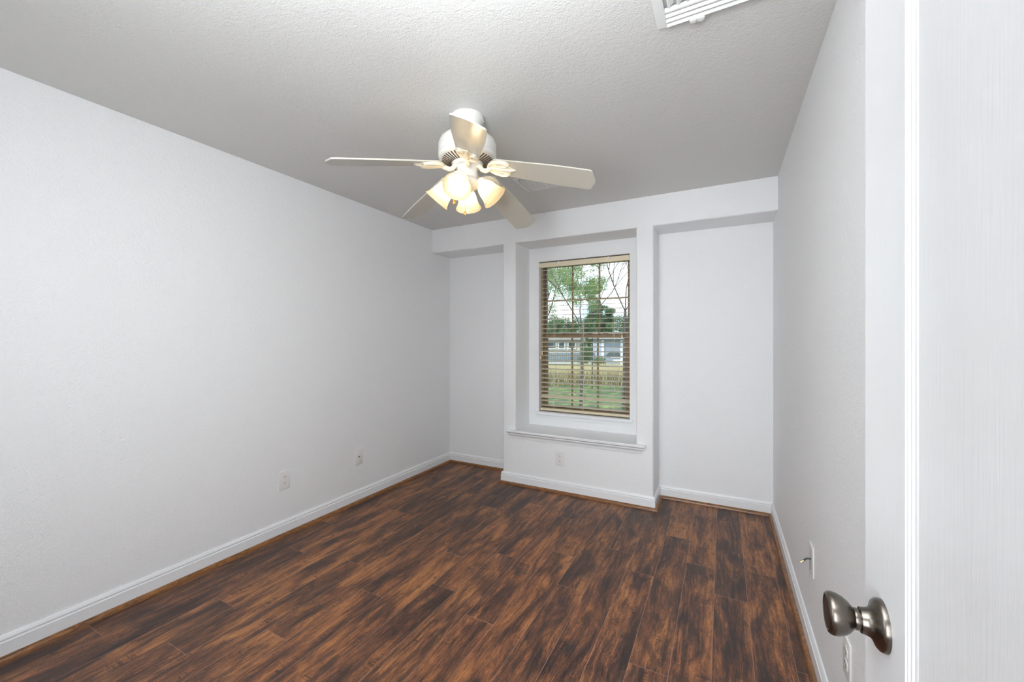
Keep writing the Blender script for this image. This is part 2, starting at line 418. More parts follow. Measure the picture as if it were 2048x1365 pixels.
# baseboards and brown shoe moulding
base_prof = [(0, .018), (.014, .018), (.014, .073), (.0095, .077), (.0095, .081), (.0125, .085), (.0115, .090), (.0045, .1005), (0, .101)]
sh = .020
shoe_prof = [(0, 0)] + [(.0005 + sh * math.cos(t) * .95, sh * math.sin(t)) for t in [0, PI / 10, PI / 5, 3 * PI / 10, 2 * PI / 5, PI / 2]] + [(0, sh)]
def runs(name, path, prof, m, off=0.0):
    bm = B(); sweep(bm, path, [(o + off, z) for o, z in prof], -1); struct(name, bm, m, smooth=True)
pl = [(XL, YF), (XL, YB)]
pb = [(XL, YB), (PX0, YB), (PX0, YP), (PX1, YP), (PX1, YB), (XR, YB)]
pr = [(XR, YB), (XR, YF)]
pf = [(DX0 - .055, YF), (XL, YF)]
for nm, pth, in (('left', pl), ('back', pb), ('right', pr), ('front', pf)):
    runs('baseboard_' + nm, pth, base_prof, M_trim)
for i, pth in enumerate((pl, pb, pr, pf)):
    runs('trim_%d' % (i + 2), pth, shoe_prof, M_shoe, .014)

# niche ledge: board and moulded front
bm = B()
box(bm, NX0 + .001, NX1 - .001, YP - .006, YB - .0005, ZS - .004, ZS + .0075)
def moulding(bm, x0, x1, yb, prof, ret=True):
    """profile (projection, z) run along x with returned ends"""
    A = [bm.verts.new((x0 - o, yb - o, z)) for o, z in prof]; Bv = [bm.verts.new((x1 + o, yb - o, z)) for o, z in prof]
    A2 = [bm.verts.new((x0 - o, yb, z)) for o, z in prof]; B2 = [bm.verts.new((x1 + o, yb, z)) for o, z in prof]
    n = len(prof)
    for i in range(n - 1):
        bm.faces.new((A[i], A[i + 1], Bv[i + 1], Bv[i])); bm.faces.new((A2[i], A2[i + 1], A[i + 1], A[i])); bm.faces.new((Bv[i], Bv[i + 1], B2[i + 1], B2[i]))
    bm.faces.new((A[0], A2[0], B2[0], Bv[0])); bm.faces.new((A[-1], Bv[-1], B2[-1], A2[-1]))
moulding(bm, NX0 - .035, NX1 + .035, YP - .0005, [(.008, ZS - .066), (.012, ZS - .064), (.012, ZS - .048), (.015, ZS - .043), (.022, ZS - .036), (.030, ZS - .030),
          (.031, ZS - .022), (.026, ZS - .020), (.034, ZS - .016), (.040, ZS - .010), (.041, ZS + .002), (.037, ZS + .0075), (.0, ZS + .0075)])
struct('trim_6', bm, M_trim, smooth=True)
# small stool and apron right under the window
bm = B()
moulding(bm, WX0 - .008, WX1 + .008, YB - .0005, [(.006, WZ0 - .062), (.010, WZ0 - .060), (.010, WZ0 - .036), (.013, WZ0 - .030), (.020, WZ0 - .026), (.022, WZ0 - .020), (.022, WZ0 - .006), (.018, WZ0 - .001), (0, WZ0 - .001)])
struct('trim_7', bm, M_trim, smooth=True)

# ------------------------------------------------------------------ window
WY = YB + 0.075
win = thing('window_1', None, None, (0, 0, 0), kind='structure')
def rectframe(bm, x0, x1, z0, z1, y0, y1, wl, wr, wb_, wt, bev=.002):
    box(bm, x0, x0 + wl, y0, y1, z0, z1, bev); box(bm, x1 - wr, x1, y0, y1, z0, z1, bev)
    box(bm, x0 + wl, x1 - wr, y0, y1, z0, z0 + wb_, bev); box(bm, x0 + wl, x1 - wr, y0, y1, z1 - wt, z1, bev)
bm = B(); rectframe(bm, WX0 + .001, WX1 - .001, WZ0 + .001, WZ1 - .001, WY - .01, WY + .07, .022, .022, .022, .022); obj('window_frame', bm, M_frame, win)
ZM = 1.36
def sash(name, z0, z1, y, wl, wb_, wt, nz):
    bm = B(); x0, x1 = WX0 + .023, WX1 - .023
    rectframe(bm, x0, x1, z0, z1, y, y + .028, wl, wl, wb_, wt)
    s = obj(name, bm, M_frame, win)
    bm = B(); box(bm, x0 + wl, x1 - wl, y + .013, y + .017, z0 + wb_, z1 - wt); obj('glass_pane', bm, M_glass, s)
    bm = B(); gw = (x1 - x0 - 2 * wl) / 3; gh = (z1 - z0 - wb_ - wt) / nz
    for i in (1, 2): box(bm, x0 + wl + gw * i - .008, x0 + wl + gw * i + .008, y + .0115, y + .0185, z0 + wb_, z1 - wt)
    for i in range(1, nz):
        for k in range(3):
            box(bm, x0 + wl + gw * k + (.008 if k else 0), x0 + wl + gw * (k + 1) - (.008 if k < 2 else 0), y + .0115, y + .0185, z0 + wb_ + gh * i - .008, z0 + wb_ + gh * i + .008)
    obj('muntin', bm, M_muntin, s)
    return s
up = sash('upper_sash', ZM - .018, WZ1 - .023, WY + .034, .016, .034, .022, 2)
lo = sash('lower_sash', WZ0 + .023, ZM + .016, WY + .002, .034, .040, .040, 1)
for x in (-1.35, -0.95):
    bm = B(); box(bm, x - .022, x + .022, WY - .006, WY + .02, ZM + .016, ZM + .026, .002); tube(bm, [(x, WY - .004, ZM + .028), (x + .02, WY - .010, ZM + .030)], .004)
    obj('sash_lock', bm, M_muntin, win)

# ------------------------------------------------------------------ blind
bl = thing('window_blind', 'cream two-inch slatted blind lowered over the niche window, slats tilted open', 'blind', (0, 0, WZ1))
BX0, BX1 = WX0 + .012, WX1 - .004; BY = YB + .032
def zl(z): return z - WZ1
bm = B(); box(bm, WX0 + .004, WX1 - .003, BY - .028, BY + .026, zl(2.018), zl(2.061), .002); obj('headrail', bm, M_rail, bl)
bm = B(); box(bm, WX0 + .0015, WX1 - .001, BY - .036, BY - .029, zl(2.014), zl(2.057), .002); obj('valance', bm, M_rail, bl)
for x in (-1.378, -0.905):
    bm = B(); box(bm, x - .005, x + .005, BY - .0385, BY - .0362, zl(2.040), zl(2.066), .001); box(bm, x - .005, x + .005, BY - .0385, BY - .02, zl(2.0615), zl(2.066), .001)
    obj('valance_clip', bm, M_plate, bl)
bm = B(); nsl = 31; z0s, z1s = .690, 1.992
rnd = random.Random(3)
for i in range(nsl):
    z = z0s + (z1s - z0s) * i / (nsl - 1)
    tilt = R(8.5) + R(rnd.uniform(-.6, .6))
    roll = R(rnd.uniform(-.12, .12))
    if i == 2: tilt = R(33)
    M = Matrix.Translation(((BX0 + BX1) / 2, BY, zl(z))) @ Matrix.Rotation(roll, 4, 'Y') @ Matrix.Rotation(tilt, 4, 'X')
    w2 = (BX1 - BX0) / 2
    box(bm, -w2, w2, -.025, .025, -.0014, .0014, .0006, M, 1)
obj('slats', bm, M_slat, bl)
bm = B(); box(bm, BX0, BX1, BY - .026, BY + .026, zl(.640), zl(.662), .003); obj('bottom_rail', bm, M_rail, bl)
for x in (-1.430, -1.150, -.866):
    bm = B()
    for dx, dy in ((0, -.027), (0, .027), (.012, -.027)):
        tube(bm, [(x + dx, BY + dy, zl(.665)), (x + dx, BY + dy, zl(2.018))], .0009, 6)
    obj('ladder_cord', bm, M_cord, bl)
def tassel_cord(x, z, y=BY - .043):
    bm = B(); tube(bm, [(x, y, zl(z + .03)), (x, y, zl(2.035)), (x, y + .012, zl(2.04))], .0011, 6); c = obj('lift_cord', bm, M_cord, bl)
    bm = B(); lathe(bm, [(.0015, .030), (.004, .027), (.0052, .018), (.0078, .008), (.0080, .003), (.0065, 0)], 14, Matrix.Translation((x, y, zl(z)))); obj('tassel', bm, M_tassel, c, True)
tassel_cord(-1.541, 1.178); tassel_cord(-1.553, 1.140, BY - .050); tassel_cord(-.783, 1.338)

# ------------------------------------------------------------------ outlets and plates
def plate_body(w_=.078, h_=.124, t_=.006):
    bm = B(); box(bm, -w_ / 2, w_ / 2, -t_, 0, -h_ / 2, h_ / 2, .0025, None, 3); return bm
def receptacle(root):
    for s in (1, -1):
        bm = B(); pts = []
        for k in range(24):
            aa = 2 * PI * k / 24; pts.append((max(-.0165, min(.0165, .0195 * math.cos(aa))), .0145 * math.sin(aa) * 1.1))
        M = Matrix.Translation((0, -.006, s * .0195)) @ Matrix.Rotation(R(90), 4, 'X')
        prism(bm, pts, 0, .0016, M)
        f = obj('receptacle', bm, M_plate, root)
        bm = B()
        for x, h2 in ((-.0062, .0045), (.0062, .0038)): box(bm, x - .0012, x + .0012, -.0080, -.0060, s * .0195 + .001, s * .0195 + .001 + h2 * 2)
        lathe(bm, [(.0024, 0), (.0024, .002)], 12, Matrix.Translation((0, -.0062, s * .0195 - .0072)) @ Matrix.Rotation(R(90), 4, 'X'))
        obj('slot', bm, M_dark, f)
    bm = B(); lathe(bm, [(.0028, 0), (.0026, .001), (.001, .0014)], 12, Matrix.Translation((0, -.006, 0)) @ Matrix.Rotation(R(90), 4, 'X')); obj('screw', bm, M_plate, root)
def outlet(loc, rz, label):
    r = thing('wall_outlet', label, 'outlet', loc, rz); obj('cover_plate', plate_body(), M_plate, r, True); receptacle(r); return r
outlet((XL, 1.713, .370), R(90), 'white duplex power outlet low on the long left wall')
outlet((-1.249, YP, .290), 0, 'white duplex power outlet on the pier below the niche ledge')
outlet((XR, 1.537, .365), R(-90), 'white duplex power outlet low on the right wall, behind the door knob')
r = thing('wall_plate', 'small blank white plate with centre cable jack on the left wall near the corner', 'wall plate', (XL, 2.342, .368), R(90))
obj('cover_plate', plate_body(.076, .122), M_plate, r, True)
bm = B(); lathe(bm, [(.0052, 0), (.0052, .004), (.0035, .0045), (.0035, .008)], 6, Matrix.Translation((0, -.006, 0)) @ Matrix.Rotation(R(90), 4, 'X')); obj('cable_jack', bm, M_nickel, r)
r = thing('wall_plate', 'white plate with a loose coaxial cable poking out, on the right wall', 'wall plate', (XR, 2.085, .397), R(-90))
obj('cover_plate', plate_body(.078, .124), M_plate, r, True)
for z in (.048, -.048):
    bm = B(); lathe(bm, [(.0028, 0), (.0026, .001), (.001, .0014)], 12, Matrix.Translation((0, -.006, z)) @ Matrix.Rotation(R(90), 4, 'X')); obj('screw', bm, M_plate, r)
cab = [(0, -.004, .002), (0, -.010, .0025), (0, -.019, .001), (.001, -.026, -.004), (.001, -.031, -.009)]
bm = B(); tube(bm, cab, .0036, 10); cb_ = obj('coaxial_cable', bm, M_rubber, r, True)
dv = (Vector(cab[-1]) - Vector(cab[-2])).normalized(); e0 = Vector(cab[-1])
bm = B(); tube(bm, [e0 - dv * .001, e0 + dv * .007, e0 + dv * .0071, e0 + dv * .015, e0 + dv * .0151, e0 + dv * .018], [.0050, .0050, .0058, .0058, .0008, .0008], 12); obj('connector', bm, M_gold, cb_)

# ------------------------------------------------------------------ ceiling vents
def vent(loc, w_, d_, label, tabs=False, drop=.016, rot=0):
    r = thing('ceiling_vent', label, 'vent', loc, rot)     # origin at the corner, extends to +x and -y
    fl = .034
    bm = B()
    for x0, x1, y0, y1 in ((0, fl, -d_, 0), (w_ - fl, w_, -d_, 0), (fl, w_ - fl, -fl, 0), (fl, w_ - fl, -d_, -d_ + fl)):
        box(bm, x0, x1, y0, y1, -.005, -.0005)
    box(bm, fl - .004, fl, -d_ + .008, -.010, -drop, -.004); box(bm, w_ - fl, w_ - fl + .004, -d_ + .008, -.010, -drop, -.004)
    obj('flange', bm, M_vent, r)
    bm = B(); box(bm, fl, w_ - fl, -d_ + fl, -fl, -.0012, -.0006); obj('duct_opening', bm, M_ventin, r)
    return r, fl
vr, fl = vent((-.209, 1.531, H), .40, .36, 'large white louvred ceiling vent at the top edge, nearest the door', True)
for k in range(4):       # long curved vanes along the front edge
    bm = B(); y0 = -.012 - k * .021
    pts = [(y0, -.017 + .001 * k), (y0 - .004, -.020 + .001 * k), (y0 - .010, -.016), (y0 - .016, -.008), (y0 - .017, -.008), (y0 - .012, -.013), (y0 - .004, -.017 + .001 * k)]
    M = Matrix(((0, 0, 1, 0), (1, 0, 0, 0), (0, 1, 0, 0), (0, 0, 0, 1)))
    prism(bm, pts, fl + .0005, .40 - fl - .0005, M); obj('louver', bm, M_vent, vr)
for k in range(11):      # cross vanes further in
    bm = B(); x0 = fl + .012 + k * .029
    pts = [(x0, -.018), (x0 + .003, -.019), (x0 + .020, -.006), (x0 + .018, -.005)]
    M = Matrix(((1, 0, 0, 0), (0, 0, 1, 0), (0, 1, 0, 0), (0, 0, 0, 1)))
    prism(bm, pts, -.36 + fl + .0005, -.102, M); obj('louver', bm, M_vent, vr)
bm = B(); LM = Matrix(((1, 0, 0, 0), (0, 1, 0, 0), (0, 0, 1, -.0235), (0, 0, 0, 1)))
for cx0, rr0 in ((.118, .0105), (.142, .0120)):
    prism(bm, [(cx0 - rr0, -.014)] + [(cx0 - rr0 * math.cos(PI * k / 10), -.008 + rr0 * .8 * math.sin(PI * k / 10)) for k in range(11)] + [(cx0 + rr0, -.014)], 0, .004, LM)
obj('damper_lever', bm, M_vent, vr)
vr2, fl2 = vent((-1.300, 2.762, H), .30, .27, 'small white louvred ceiling vent beyond the fan, partly behind a blade')
for k in range(7):
    bm = B(); x0 = fl2 + .004 + k * .032
    pts = [(x0, -.014), (x0 + .002, -.016), (x0 + .020, -.004), (x0 + .018, -.003)]
    M = Matrix(((1, 0, 0, 0), (0, 0, 1, 0), (0, 1, 0, 0), (0, 0, 0, 1)))
    prism(bm, pts, -.27 + fl2 + .0005, -fl2 - .0005, M); obj('louver', bm, M_vent, vr2)

# ------------------------------------------------------------------ ceiling fan
FX, FY = -1.140, 1.700
fan = thing('ceiling_fan', 'white five-blade ceiling fan with four lit bell-shaped lamps', 'ceiling fan', (FX, FY, H))
bm = B(); lathe(bm, [(.082, -.0005), (.083, -.018), (.081, -.022), (.076, -.025), (.074, -.032), (.072, -.050), (.066, -.074), (.058, -.090), (.056, -.096), (.060, -.100)], 48); obj('canopy', bm, M_fan, fan, True)
MZ = -.100
prof = [(.055, MZ + .002), (.095, MZ - .002), (.122, MZ - .010), (.137, MZ - .024), (.1445, MZ - .044), (.1450, MZ - .088), (.1435, MZ - .090), (.1450, MZ - .092), (.1450, MZ - .104), (.141, MZ - .112),
        (.137, MZ - .116), (.132, MZ - .118), (.076, MZ - .136), (.074, MZ - .138), (.070, MZ - .150), (.060, MZ - .152)]
bm = B(); lathe(bm, prof, 64); mot = obj('motor_housing', bm, M_fan, fan, True)
bm = B()                 # cooling slots of the underside
for k in range(42):
    aa = 2 * PI * k / 42
    M = Matrix.Rotation(aa, 4, 'Z') @ Matrix.Translation((.103, 0, MZ - .1275)) @ Matrix.Rotation(R(-17.8), 4, 'Y')
    box(bm, -.025, .025, -.0031, .0031, -.0022, .0012, 0, M)
obj('cooling_slots', bm, M_slot, mot)
HZ = MZ - .150
bm = B(); lathe(bm, [(.052, HZ + .004), (.054, HZ - .004), (.052, HZ - .008), (.050, HZ - .014), (.050, HZ - .052), (.047, HZ - .060), (.040, HZ - .064)], 40); obj('switch_housing', bm, M_fan, fan, True)

def ray_uv(u, v):
    t = R(27.56); aa = (u - 1024) / 808.5; zz = (680 - v) / 808.5
    return Vector((aa * math.cos(t) - math.sin(t), aa * math.sin(t) + math.cos(t), zz))
# blade tips measured on the real fan: azimuth in degrees, tip height below hub plane, blade pitch
BLZ = -0.263
blades = [(231.8, 0.0808, 0.65, -11), (15.8, 0.112, 0.63, -15), (87.5, 0.1387, 0.645, -14), (157.2, 0.1025, 0.645, -14), (304.0, 0.1037, 0.645, -20)]
TL, XO = .502, .050
def blade_outline():
    pts = []
    w0, w1 = .054, .0705
    def wid(x): return w0 + (w1 - w0) * min(1, (x / .30)) 
    xs_ = [0.0, .05, .1, .2, .3, .38, .465]
    upper = [(x, wid(x)) for x in xs_] + [(x + XO, y) for x, y in [(.427, .0685), (.434, .063), (.437, .056), (.4385, .046), (.442, .037), (.448, .024), (.452, .010)]]
    pts = [(x, -y) for x, y in upper] + [(.4525 + XO, 0)] + [(x, y) for x, y in reversed(upper)]
    pts[0] = (0.006, pts[0][1]); pts[-1] = (0.006, pts[-1][1])
    return [(-.014, -.030), (-.004, -.046)] + pts + [(-.004, .046), (-.014, .030)]
BLO = blade_outline()
for az, dz, rtip, pitch in blades:
    hub = Vector((0, 0, HZ + .012))
    dr = math.atan2(dz, TL)
    M = Matrix.Rotation(R(az), 4, 'Z') @ Matrix.Translation((rtip - TL * math.cos(dr), 0, BLZ)) @ Matrix.Rotation(dr, 4, 'Y') @ Matrix.Rotation(R(pitch), 4, 'X')
    bm = B(); prism(bm, BLO, 0, .0065, M)
    es = [e for e in bm.edges if len(e.link_faces) == 2 and e.calc_face_angle(0) > 1.2]
    bl_ = obj('blade', bm, M_blade, fan)
    # decorative iron: arm from the hub, scrolled plate under the blade root
    bm = B()
    r0 = rtip - TL
    arm = [Vector((.050, 0, HZ + .002)), Vector((.060, 0, HZ + .002)), Vector((.068, 0, HZ - .006)), Vector((.078, 0, HZ - .022)), Vector((.094, 0, HZ - .028)), Vector((.108, 0, HZ - .024)), Matrix.Rotation(R(-az), 4, 'Z') @ (M @ Vector((-.024, 0, -.008)))]
    tube(bm, arm, [.014, .014, .013, .012, .012, .012, .012], 10, True, Matrix.Rotation(R(az), 4, 'Z'))
    iron = [(-.034, 0), (-.030, .020), (-.014, .040), (.010, .052), (.038, .057), (.066, .053), (.082, .040), (.080, .024), (.090, .010), (.112, 0)]
    iron = iron + [(x, -y) for x, y in reversed(iron[1:-1])]
    prism(bm, iron, -.005, -.0002, M)
    for s in (1, -1):     # raised scrolls
        raw = [(-.030, .006), (-.020, .026), (.002, .042), (.032, .049), (.060, .045), (.072, .033), (.064, .022), (.040, .018), (.020, .022), (.016, .031), (.030, .036), (.044, .033)]
        sc_ = []
        for i in range(len(raw) - 1):
            for q in (0, .5): sc_.append((raw[i][0] * (1 - q) + raw[i + 1][0] * q, s * (raw[i][1] * (1 - q) + raw[i + 1][1] * q), -.008))
        tube(bm, sc_, [.0065 - .0035 * i / len(sc_) for i in range(len(sc_))], 8, True, M)
    tube(bm, [(-.030, 0, -.007), (.010, 0, -.008), (.050, 0, -.009), (.104, 0, -.006)], [.008, .007, .006, .003], 8, True, M)
    obj('blade_iron', bm, M_iron, bl_, True)

# light kit
KZ = HZ - .062
bm = B(); lathe(bm, [(.042, KZ + .004), (.052, KZ - .002), (.060, KZ - .012), (.062, KZ - .024), (.054, KZ - .040), (.036, KZ - .052), (.018, KZ - .058), (.012, KZ - .066), (.006, KZ - .070)], 40)
kit = obj('light_fitter', bm, M_fan, fan, True)
for i, az in enumerate((291, 26, 116, 193)):
    A = Matrix.Translation((-.013, -.007, 0)) @ Matrix.Rotation(R(az), 4, 'Z')
    tiltv = R(47)          # axis below horizontal
    axis = Vector((math.cos(tiltv), 0, -math.sin(tiltv)))
    neck = Vector((.083, 0, 2.108 - H))
    Rm = Matrix(((-math.sin(tiltv), 0, math.cos(tiltv), 0), (0, 1, 0, 0), (-math.cos(tiltv), 0, -math.sin(tiltv), 0), (0, 0, 0, 1)))
    T = A @ Matrix.Translation(neck) @ Rm
    bm = B(); tube(bm, [(.046, 0, KZ - .018), (.058, 0, KZ - .022), neck - axis * .016], [.012, .012, .013], 12, True, A)
    lathe(bm, [(.013, -.020), (.024, -.016), (.029, -.008), (.030, .004), (.027, .010)], 24, T); hold = obj('lamp_holder', bm, M_iron, kit, True)
    bm = B()
    sp = [(.0265, .000), (.030, .006), (.0365, .016), (.0430, .030), (.0475, .046), (.0505, .062), (.0545, .078), (.0610, .092), (.0665, .100), (.0680, .103)]
    lathe(bm, sp, 48, T, cap=False, rfun=None)
    # thick rolled lip
    tube(bm, [Vector((.0672 * math.cos(q), .0672 * math.sin(q), .103)) for q in [2 * PI * k / 48 for k in range(49)]], .0016, 8, False, T)
    obj('lamp_shade', bm, M_shade, fan, True)
    bm = B(); lathe(bm, [(.010, .006), (.012, .018), (.0175, .034), (.0215, .048), (.0205, .060), (.014, .070), (.005, .0745), (.001, .075)], 20, T); obj('bulb', bm, M_bulb, hold, True)
def chain(x, y, z0, z1):
    bm = B(); n = int((z0 - z1) / .0045)
    tube(bm, [(x, y, z0), (x, y, z1 + .02)], .0007, 6)
    for k in range(n): 
        zz = z0 - .0045 * k
        if zz > z1 + .02: bmesh.ops.create_icosphere(bm, subdivisions=1, radius=.0016, matrix=Matrix.Translation((x, y, zz)))
    c = obj('pull_chain', bm, M_brass, fan)
    bm = B(); lathe(bm, [(.001, .024), (.004, .021), (.0072, .012), (.0072, .007), (.004, .001), (.001, 0)], 14, Matrix.Translation((x, y, z1))); obj('chain_fob', bm, M_brass, c, True)
chain(-.059, -.031, HZ - .030, 2.000 - H)
chain(-.010, -.006, KZ - .070, 1.945 - H)

# ------------------------------------------------------------------ door, opened against the right wall
DF = .175; DE = .723; DH = .723 - .762; DT = 2.030
door = thing('door_1', None, None, (DF, DH, .008), kind='structure')
dw = .762; th = .035
# local: y from 0 (hinge) to dw (free edge), x from 0 (room face) to th
def panel_face(bm, side):
    xf = 0 if side < 0 else th
    d = .005 * (1 if side < 0 else -1)
    cols = [(.137, .3525), (.4095, .625)]; rows = [(.22, .80), (.93, 1.71), (1.80, 1.92)]
    ys = [0, .137, .3525, .4095, .625, dw]; zs = [0, .22, .80, .93, 1.71, 1.80, 1.92, DT - .008]
    holes = {(i, j) for i in (1, 3) for j in (1, 3, 5)}
    def vq(*pts): 
        return bm.faces.new([bm.verts.new(q) for q in pts])
    for i in range(5):
        for j in range(7):
            y0, y1, z0, z1 = ys[i], ys[i + 1], zs[j], zs[j + 1]
            if (i, j) not in holes:
                vq((xf, y0, z0), (xf, y1, z0), (xf, y1, z1), (xf, y0, z1)); continue
            steps = [(0, 0), (.0010, .22), (.0022, .26), (.0036, .50), (.0052, .54), (.0066, .80), (.0086, .86), (.0100, 1.0)]
            k = 1.95
            prev = None
            for o, dd in steps:
                o *= k
                ring = [(xf + d * dd, y0 + o, z0 + o), (xf + d * dd, y1 - o, z0 + o), (xf + d * dd, y1 - o, z1 - o), (xf + d * dd, y0 + o, z1 - o)]
                if prev:
                    for q in range(4): vq(prev[q], prev[(q + 1) % 4], ring[(q + 1) % 4], ring[q])
                prev = ring
            vq(*prev)
    bmesh.ops.remove_doubles(bm, verts=bm.verts, dist=1e-6)
bm = B(); panel_face(bm, -1); panel_face(bm, 1)
zt = DT - .008
for (p, q, r_, s_) in (((0, 0, 0), (th, 0, 0), (th, 0, zt), (0, 0, zt)), ((0, dw, 0), (th, dw, 0), (th, dw, zt), (0, dw, zt)), ((0, 0, zt), (th, 0, zt), (th, dw, zt), (0, dw, zt)), ((0, 0, 0), (th, 0, 0), (th, dw, 0), (0, dw, 0))):
    quad(bm, p, q, r_, s_)
obj('door_slab', bm, M_door, door)
KY, KZd = dw - .0705, .968 - .008
def knob(side):
    s = -1 if side < 0 else 1
    o = Vector((0 if side < 0 else th, KY, KZd))
    M = Matrix.Translation(o) @ (Matrix.Rotation(R(-90), 4, 'Y') if side < 0 else Matrix.Rotation(R(90), 4, 'Y'))
    bm = B(); lathe(bm, [(.0298, 0), (.0298, .0035), (.0290, .0060), (.0262, .0085), (.0200, .0110), (.0165, .0140), (.0152, .0185), (.0147, .0225), (.0140, .0228)], 64, M)
    rs = obj('rosette', bm, M_nickel, door, True)
    bm = B(); lathe(bm, [(.0118, .0225), (.0120, .0230), (.0126, .0260), (.0122, .0285), (.0140, .0305), (.0182, .0340), (.0222, .0395), (.0246, .0460), (.0250, .0510), (.0243, .0540), (.0225, .0560), (.0203, .0566), (.0194, .0556), (.014, .0556), (.002, .0556)], 64, M)
    obj('door_knob', bm, M_nickel, rs, True)
knob(-1); knob(1)
bm = B(); box(bm, th / 2 - .0125, th / 2 + .0125, dw, dw + .0016, KZd - .028, KZd + .028); box(bm, th / 2 - .006, th / 2 + .006, dw + .0016, dw + .010, KZd - .009, KZd + .009, .002); obj('latch', bm, M_nickel, door)
for z in (.25, 1.02, 1.80):
    bm = B(); lathe(bm, [(.0065, -.045), (.0065, .045)], 16, Matrix.Translation((-.0045, -.006, z))); box(bm, .0, th - .005, -.0015, -.0001, z - .045, z + .045); obj('hinge', bm, M_nickel, door)

# ------------------------------------------------------------------ outdoors
GZ = -0.90
def gmat(name, c1, c2, sc1=3.0, c3=None):
    a = N(name); p = a.pos(); n1 = a.noise(p, sc1, 5, 0.65)
    st = [(0.35, c1), (0.65, c2)]
    if c3: st = [(0.3, c1), (0.5, c2), (0.7, c3)]
    return a.done(a.bsdf(a.ramp(n1, st), 0.85, 0, 0.2))
M_lawn = gmat('lawn', (0.02, 0.045, 0.03), (0.075, 0.13, 0.045), 2.2, (0.26, 0.30, 0.10))
M_street = plain('asphalt', (0.16, 0.16, 0.17), 0.9)
bm = B(); quad(bm, (-90, YO + .01, GZ), (60, YO + .01, GZ), (60, 120, GZ), (-90, 120, GZ)); struct('ground', bm, M_lawn)
def leafmat(name, c1, c2, trans=0.35):
    a = N(name); p = a.pos(); c = a.mix(a.noise(p, 2.2, 3), c1, c2)
    d = a.bsdf(c, 0.6, 0, 0.3); t = a.n('ShaderNodeBsdfTranslucent'); a.l(c, t.inputs['Color'])
    mx = a.n('ShaderNodeMixShader'); mx.inputs[0].default_value = trans; a.l(d.outputs[0], mx.inputs[1]); a.l(t.outputs[0], mx.inputs[2]); return a.done(mx)
M_leafA = leafmat('leaf_olive', (0.17, 0.29, 0.13), (0.42, 0.50, 0.25), .5)
M_leafB = leafmat('leaf_dark', (0.06, 0.14, 0.06), (0.20, 0.30, 0.13), .35)
M_leafC = leafmat('leaf_bright', (0.20, 0.34, 0.06), (0.42, 0.50, 0.12), .45)
M_bark = gmat('bark', (0.035, 0.033, 0.035), (0.10, 0.09, 0.085), 14)
M_straw = leafmat('straw', (0.40, 0.35, 0.20), (0.66, 0.60, 0.38), .3)
def leaves_obj(name, clusters, n, size, m, parent, seed=0):
    rn = random.Random(seed); vs = []; fs = []
    for _ in range(n):
        cx, cy, cz, rx, rz_ = rn.choice(clusters)
        while True:
            a_, b_, c_ = rn.uniform(-1, 1), rn.uniform(-1, 1), rn.uniform(-1, 1)
            if a_ * a_ + b_ * b_ + c_ * c_ < 1: break
        c0 = Vector((cx + a_ * rx, cy + b_ * rx, cz + c_ * rz_))
        d = Vector((rn.gauss(0, 1), rn.gauss(0, 1), rn.gauss(0, .7))).normalized(); e = d.orthogonal().normalized()
        e = (Matrix.Rotation(rn.uniform(0, 6.28), 3, d) @ e); L = size * rn.uniform(.7, 1.3); i0 = len(vs)
        bend = d.cross(e) * L * .15
        vs += [c0 - d * L, c0 + e * L * .42 + bend, c0 + d * L, c0 - e * L * .42 + bend]; fs.append((i0, i0 + 1, i0 + 2, i0 + 3))
    me = bpy.data.meshes.new(name); me.from_pydata([tuple(q) for q in vs], [], fs); me.materials.append(m)
    o = bpy.data.objects.new(name, me); COL.objects.link(o); o.parent = parent; return o
def branch(bm, p, d, L, r, depth, rn, tips, spread=.55, kids=3):
    pts = [p]; q = p.copy(); dd = d.copy()
    for k in range(4):
        dd = (dd + Vector((rn.uniform(-.16, .16), rn.uniform(-.16, .16), rn.uniform(-.05, .12)))).normalized(); q = q + dd * L / 4; pts.append(q.copy())
    tube(bm, pts, [r, r * .92, r * .84, r * .76, r * .68], 6, True)
    if depth == 0: tips.append(q); return
    for k in range(kids):
        nd = (dd + Vector((rn.uniform(-1, 1), rn.uniform(-1, 1), rn.uniform(-.2, .7))) * spread).normalized()
        branch(bm, pts[rn.choice((2, 3, 4, 4))], nd, L * rn.uniform(.6, .82), r * .6, depth - 1, rn, tips, spread, kids)
def tree(loc, label, h, crown, n, size, m, seed, r=.06, depth=3, lean=(0, 0), trunk=None, group=None, kids=3, spread=.55, cloud=None):
    root = thing('tree', label, 'tree', loc, 0, group); rn = random.Random(seed); bm = B(); tips = []
    th_ = trunk or h * .38
    p0 = Vector((0, 0, -.05)); p1 = Vector((lean[0], lean[1], th_))
    tube(bm, [p0, p0.lerp(p1, .5) + Vector((.02, .01, 0)), p1], [r * 1.15, r, r * .9], 10)
    for k in range(kids):
        aa = 2 * PI * k / kids + rn.uniform(-.4, .4)
        branch(bm, p1, Vector((math.cos(aa) * .55, math.sin(aa) * .55, .9)).normalized(), h * .25, r * .42, depth - 1, rn, tips, spread, kids)
    obj('trunk', bm, M_bark, root)
    if cloud:
        cz_, cr_, ch_, k_, cw = cloud; cl_ = []
        for _ in range(k_):
            q = Vector((rn.gauss(0, 1), rn.gauss(0, 1), rn.gauss(0, 1))).normalized() * rn.uniform(.35, 1)
            cl_.append((q.x * cr_, q.y * cr_, cz_ + q.z * ch_, cw * rn.uniform(.6, 1.2), cw * rn.uniform(.5, .9)))
        leaves_obj('foliage', cl_, n, size, m, root, seed)
    elif n:
        cl_ = [(t_.x, t_.y, t_.z, crown * rn.uniform(.6, 1.1), crown * rn.uniform(.4, .8)) for t_ in tips]
        leaves_obj('foliage', cl_, n, size, m, root, seed)
    return root
